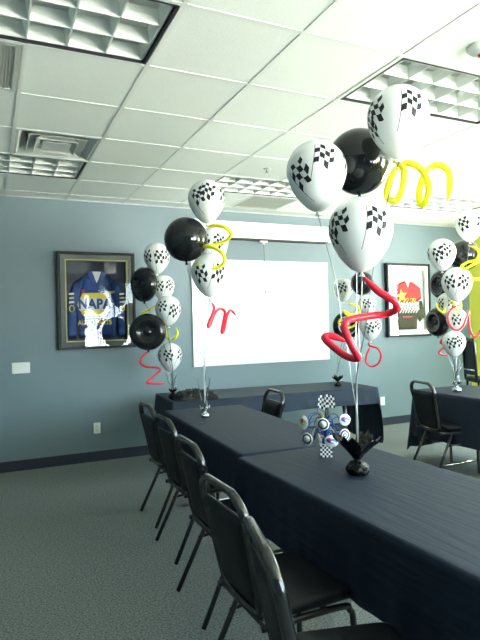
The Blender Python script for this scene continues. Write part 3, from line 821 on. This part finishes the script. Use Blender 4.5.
spiral('yellow green spiral balloon of the back bunch', [(348, 303.5), (356, 305.5), (359, 311), (352, 314.5), (344, 311), (347, 315), (355.5, 318), (355, 325), (347, 328), (339, 323.5), (341, 318)], DB-.35, .0115, YELLOW, offs=[0, -.02, .02, .04, .0, -.04, -.04, 0, .04, .04, 0], group=GB)
spiral('thin red looped spiral balloon of the back bunch', [(369, 342), (370, 346), (377, 348), (381, 355), (378.5, 363), (372, 366.5), (366, 362), (367, 354), (370, 347.5)], DB-.3, .010, RED, offs=[0, 0, -.03, -.04, 0, .03, .04, .03, .02], group=GB)

# --- right bunch (on the right table)
GR = 'balloons of the right bunch'
WR = atZ(457, 392, .742); tieR = (WR.x, WR.y, WR.z+.06); DR = 5.45
weight('silver and black balloon weight on the right table', WR, .045, (6, .3), 'balloon weights', 14, .06, SFOIL, 10, .30)
balloon('topmost white balloon of the right bunch, cut by the right picture edge', 469.5, 223.5, 27.5, DR, flags=[(-25, -2, 30, .74), (55, 2, -10, .74), (8, 4, 0, .01)], tie=tieR, group=GR)
balloon('upper left white checkered balloon of the right bunch', 441.7, 252.5, 27.5, DR-.05, flags=[(-15, -6, 26, .74), (18, 8, -4, .74), (-80, 0, 0, .7)], tie=tieR, group=GR)
balloon('round black balloon behind the upper white balloons of the right bunch', 464, 255, 30, DR+.25, 'black', tie=tieR, group=GR)
tyre('upper black tire shaped balloon of the right bunch, beside the framed red jersey', 442, 284.5, 29, DR+.3, yaw=-.85, tie=tieR, group=GR)
balloon('large middle white balloon of the right bunch with two separate flags', 457, 282, 29.5, DR-.15, flags=[(-28, 2, 22, .72), (26, 0, -10, .72), (90, 0, 0, .7)], tie=tieR, group=GR)
balloon('small white balloon half hidden behind the yellow loops of the right bunch', 447.5, 303, 21, DR+.08, flags=[(-40, 2, 10, .7), (25, 2, -6, .7)], tie=tieR, group=GR)
tyre('lower black tire shaped balloon at the left of the right bunch', 437.5, 322, 29, DR+.24, yaw=-.85, tie=tieR, group=GR)
balloon('white balloon ringed by the red spiral in the right bunch', 456.5, 318.5, 20, DR, flags=[(0, -2, 16, .85), (80, 0, 0, .7)], tie=tieR, group=GR)
balloon('lowest white balloon of the right bunch above the silver strings', 454, 342, 22.5, DR-.05, flags=[(-14, 0, 24, .74), (24, 8, -10, .74)], tie=tieR, group=GR)
spiral('yellow spiral balloon at the top of the right bunch, reaching the picture edge', [(470, 246), (475, 248), (479, 253), (476, 260), (468, 262), (461.5, 266.5), (466, 268.5), (474, 264), (484, 259), (488, 268), (484, 278), (475, 279), (467, 281)], DR-.25, .013, YELLOW, offs=[0, -.03, -.05, -.02, .03, .03, -.03, -.06, -.04, 0, .03, 0, -.03], group=GR)
spiral('yellow spiral balloon wound through the middle of the right bunch', [(436, 303), (439, 310), (444, 312), (444, 304), (447, 298), (453, 303), (458, 313), (461, 306), (459, 299)], DR+.02, .011, YELLOW, offs=[0, -.04, -.04, .04, .06, -.1, -.12, .0, .05], group=GR)
spiral('red spiral balloon looping to the right picture edge in the right bunch', [(459, 305), (452, 308.5), (448, 316), (450, 325), (457, 330), (463, 326), (467, 316), (469, 311), (469, 325), (473, 336), (479, 334), (483, 324)], DR-.2, .0105, RED, offs=[0, .0, -.03, -.05, -.05, -.03, .02, .05, .02, -.04, -.03, .02], group=GR)
spiral('thin red spiral balloon beside the lowest white balloon of the right bunch', [(443.5, 338), (440.5, 342.5), (444.5, 346), (439, 352.5), (444, 355), (450, 354)], DR+.05, .009, RED, offs=[0, -.03, .02, -.03, 0, .03], group=GR)

# crumpled black plastic on the left end of the back table
p = Vector((1.84, 5.08, .742))
b = MB(); NX, NY = 26, 14; vs = []
for i in range(NX+1):
    for j in range(NY+1):
        u, v = -1+2*i/NX, -1+2*j/NY
        e = max(0, 1-(u*u)**1.4)*max(0, 1-(v*v)**1.4)
        n_ = noise.noise((u*3.1, v*2.3, 2.7))*.6+noise.noise((u*7, v*6, 5.))*.35
        vs.append((u*.22*(1+.1*n_), v*.12*(1+.1*n_), max(0, .085*e**.6*(1+.75*n_))))
fs = [(i*(NY+1)+j, (i+1)*(NY+1)+j, (i+1)*(NY+1)+j+1, i*(NY+1)+j+1) for i in range(NX) for j in range(NY)]
b.add(vs, fs, 0, True)
o = b.build('plastic_bag', FOIL); o.location = p; o.rotation_euler = (0, 0, -.1)
o['label'] = 'crumpled glossy black plastic bag on the left end of the back table'; o['category'] = 'plastic bag'

# ------------------------------------------------------------------ checkered centerpiece
p = atZ(326, 456, .7425)
t = thing('centerpiece', 'checkered box centerpiece with racing picks and little flags on the nearest table', 'centerpiece', p, 0)
face = math.atan2(-p.y, -p.x)+.08
t.rotation_euler = (0, 0, face-pi/2+pi)    # local -y looks at the lens
b = MB(); s_ = .031
b.box(-s_, s_, -s_, s_, 0, .068, 0)
nck = 6
for i in range(nck):
    for j in range(nck):
        if (i+j) % 2: continue
        x0, z0 = -s_+2*s_*i/nck, .068*j/nck
        b.box(x0, x0+2*s_/nck, -s_-.0006, -s_+.0002, z0, z0+.068/nck, 1); b.box(s_-.0002, s_+.0006, x0, x0+2*s_/nck, z0, z0+.068/nck, 1)
        b.box(-s_-.0006, -s_+.0002, x0, x0+2*s_/nck, z0, z0+.068/nck, 1)
b.build('checkered_box', [CARDW, CARDK], t)
b = MB()
for k in range(9):
    a = 2*pi*k/9+.2; d = Vector((cos(a), sin(a), 0)); pd = Vector((-sin(a), cos(a), 0))
    vs = [d*.01+Vector((0, 0, .06)), d*.03-pd*.014+Vector((0, 0, .075)), d*.052+Vector((0, 0, .10+.012*(k % 2))), d*.03+pd*.014+Vector((0, 0, .078))]
    b.add(vs, [(0, 1, 2, 3)], k % 2)
b.build('tissue', [BLUEFO, CARDW], t)
def wire(e, bend=.05):
    e = Vector(e); m = e*.55+Vector((0, 0, bend+.05)); return spline([Vector((e.x*.1, e.y*.1, .05)), Vector((e.x*.25, e.y*.25, .05+e.z*.55)), m, e], 6)
PK = [(-.115, -.03, .185, 'oval', (CARDW, CARDG)), (-.018, -.085, .185, 'wheel', None), (.098, -.05, .20, 'logo', (CARDW, CARDB)),
      (-.10, -.06, .105, 'wheel', None), (.022, -.10, .100, 'logo', (CARDW, CARDB)), (.092, -.07, .125, 'wheel', None),
      (0, .10, .10, 'wheel', None)]
for x, y, z, kd, mm in PK:
    T = Matrix.Translation((x, y, z)) @ Matrix.Rotation(math.atan2(x, -y)*.55 if y < 0 else pi+math.atan2(x, y)*-.55, 4, 'Z') @ Matrix.Rotation(rad(12), 4, 'Y') @ Matrix.Rotation(pi/2, 4, 'X')
    pk = MB().tube(wire((x, y+.004, z)), .0016, seg=6).build('pick_wire', BLUEFO, t)
    b = MB()
    if kd == 'wheel':
        b.lathe([(0, 0), (.032, 0), (.032, .003), (0, .003)], 28, T, 0)
        b.lathe([(0, .003), (.027, .003), (.027, .0038), (0, .0038)], 28, T, 1)
        b.lathe([(0, .0038), (.018, .0038), (.018, .0046), (0, .0046)], 28, T, 0)
        b.lathe([(0, .0046), (.011, .0046), (.011, .0054), (0, .0054)], 24, T, 2)
        b.lathe([(0, .0054), (.005, .0054), (.005, .0062), (0, .0062)], 16, T, 0)
        b.build('wheel_disc', [CARDW, CARDK, CARDB if x > 0 else GREYM], pk)
    else:
        S2 = Matrix.Diagonal((1.12, .92, 1, 1)) if kd == 'logo' else Matrix.Diagonal((.85, 1.15, 1, 1))
        b.lathe([(0, 0), (.033, 0), (.033, .003), (0, .003)], 28, T @ S2, 0)
        b.lathe([(0, .003), (.026, .003), (.026, .0036), (0, .0036)], 28, T @ S2 @ Matrix.Translation((.0, .002, 0)) @ Matrix.Diagonal((1, .55, 1, 1)), 1)
        b.lathe([(0, .0036), (.008, .0036), (.008, .0044), (0, .0044)], 12, T @ S2 @ Matrix.Translation((-.010, .010, 0)), 2)
        b.lathe([(0, .0036), (.012, .0036), (.012, .0042), (0, .0042)], 12, T @ S2 @ Matrix.Translation((.008, -.004, 0)) @ Matrix.Diagonal((1, .5, 1, 1)), 0)
        b.build('logo_disc', [mm[0], mm[1], CARDR], pk)
for q, (fx, fa) in enumerate(((-.04, -.25), (.004, .22))):
    b = MB(); base = Vector((fx, -.01, .255)); n_ = 5; sz = .052
    def fq(s, v): return base+Vector((sz*s*cos(fa)-sz*v*sin(fa)*.6, .006*sin(s*5), sz*1.35*v*cos(fa)+sz*s*sin(fa)*.5+.004*sin(s*6)))
    for i in range(n_):
        for j in range(n_):
            c4 = [fq(i/n_, j/n_), fq((i+1)/n_, j/n_), fq((i+1)/n_, (j+1)/n_), fq(i/n_, (j+1)/n_)]
            b.add(c4+[v+Vector((0, .0006, 0)) for v in c4], [(0, 1, 2, 3), (7, 6, 5, 4)], (i+j) % 2)
    st = MB().tube([(0, 0, .05), (fx*.6, -.005, .16), base, fq(0, 1.05)], .0016, seg=6).build('flag_stick', CARDK, t)
    b.build('checkered_flag', [CARDK, CARDW], st)
b = MB(); rnd = random.Random(4)
for k in range(34):
    a = 2*pi*k/34; r = rnd.uniform(.02, .08); z = rnd.uniform(.10, .23)
    b.tube(spline([(0, 0, .06), (r*.3*cos(a), r*.3*sin(a), z), (r*cos(a), r*sin(a), z+.01), (r*1.3*cos(a), r*1.3*sin(a), z-.03)], 5), .0028, (0, 2, 0, 2, 0, 1)[k % 6], seg=5)
b.build('foil_shreds', [BLUEFO, CARDG, CARDK], t)

# ------------------------------------------------------------------ light: daylight through the windows
w = bpy.data.worlds.new('daylight'); scene.world = w; w.use_nodes = True
nt = w.node_tree; bg = nt.nodes['Background']; bg.inputs[1].default_value = 16.0
tc = nt.nodes.new('ShaderNodeTexCoord'); sx = nt.nodes.new('ShaderNodeSeparateXYZ'); rp = nt.nodes.new('ShaderNodeValToRGB')
mr = nt.nodes.new('ShaderNodeMapRange'); mr.inputs[1].default_value = -1; mr.inputs[2].default_value = 1
nt.links.new(tc.outputs['Generated'], sx.inputs[0]); nt.links.new(sx.outputs['Z'], mr.inputs[0]); nt.links.new(mr.outputs[0], rp.inputs[0])
e = rp.color_ramp.elements                 # sunlit ground below the horizon, open sky above it
e[0].position = .47; e[0].color = (1.0, 1.0, .90, 1); e[1].position = .53; e[1].color = (.36, .47, .52, 1)
nt.links.new(rp.outputs[0], bg.inputs[0])
def portal(a, b, axis):
    l = bpy.data.lights.new('window_portal', 'AREA'); l.shape = 'RECTANGLE'; l.size = b-a; l.size_y = HEAD-SILL
    o = bpy.data.objects.new('window_portal', l); COL.objects.link(o); l.cycles.is_portal = True
    zc = (SILL+HEAD)/2
    if axis == 'y': o.location = (XR+TH*.9, (a+b)/2, zc); o.rotation_euler = (pi/2, 0, pi/2)
    else: o.location = ((a+b)/2, YR-TH*.9, zc); o.rotation_euler = (-pi/2, 0, 0)
    return o
for a, b in WIN_R: portal(a, b, 'y')
for a, b in WIN_B: portal(a, b, 'x')

cy = scene.cycles
cy.max_bounces = 8; cy.diffuse_bounces = 5; cy.glossy_bounces = 4; cy.transparent_max_bounces = 8
cy.use_denoising = True; cy.sample_clamp_indirect = 8
cy.caustics_reflective = False; cy.caustics_refractive = False
scene.view_settings.view_transform = 'Standard'; scene.view_settings.look = 'None'
scene.view_settings.gamma = 1; scene.view_settings.use_curve_mapping = False
scene.view_settings.exposure = 1.5
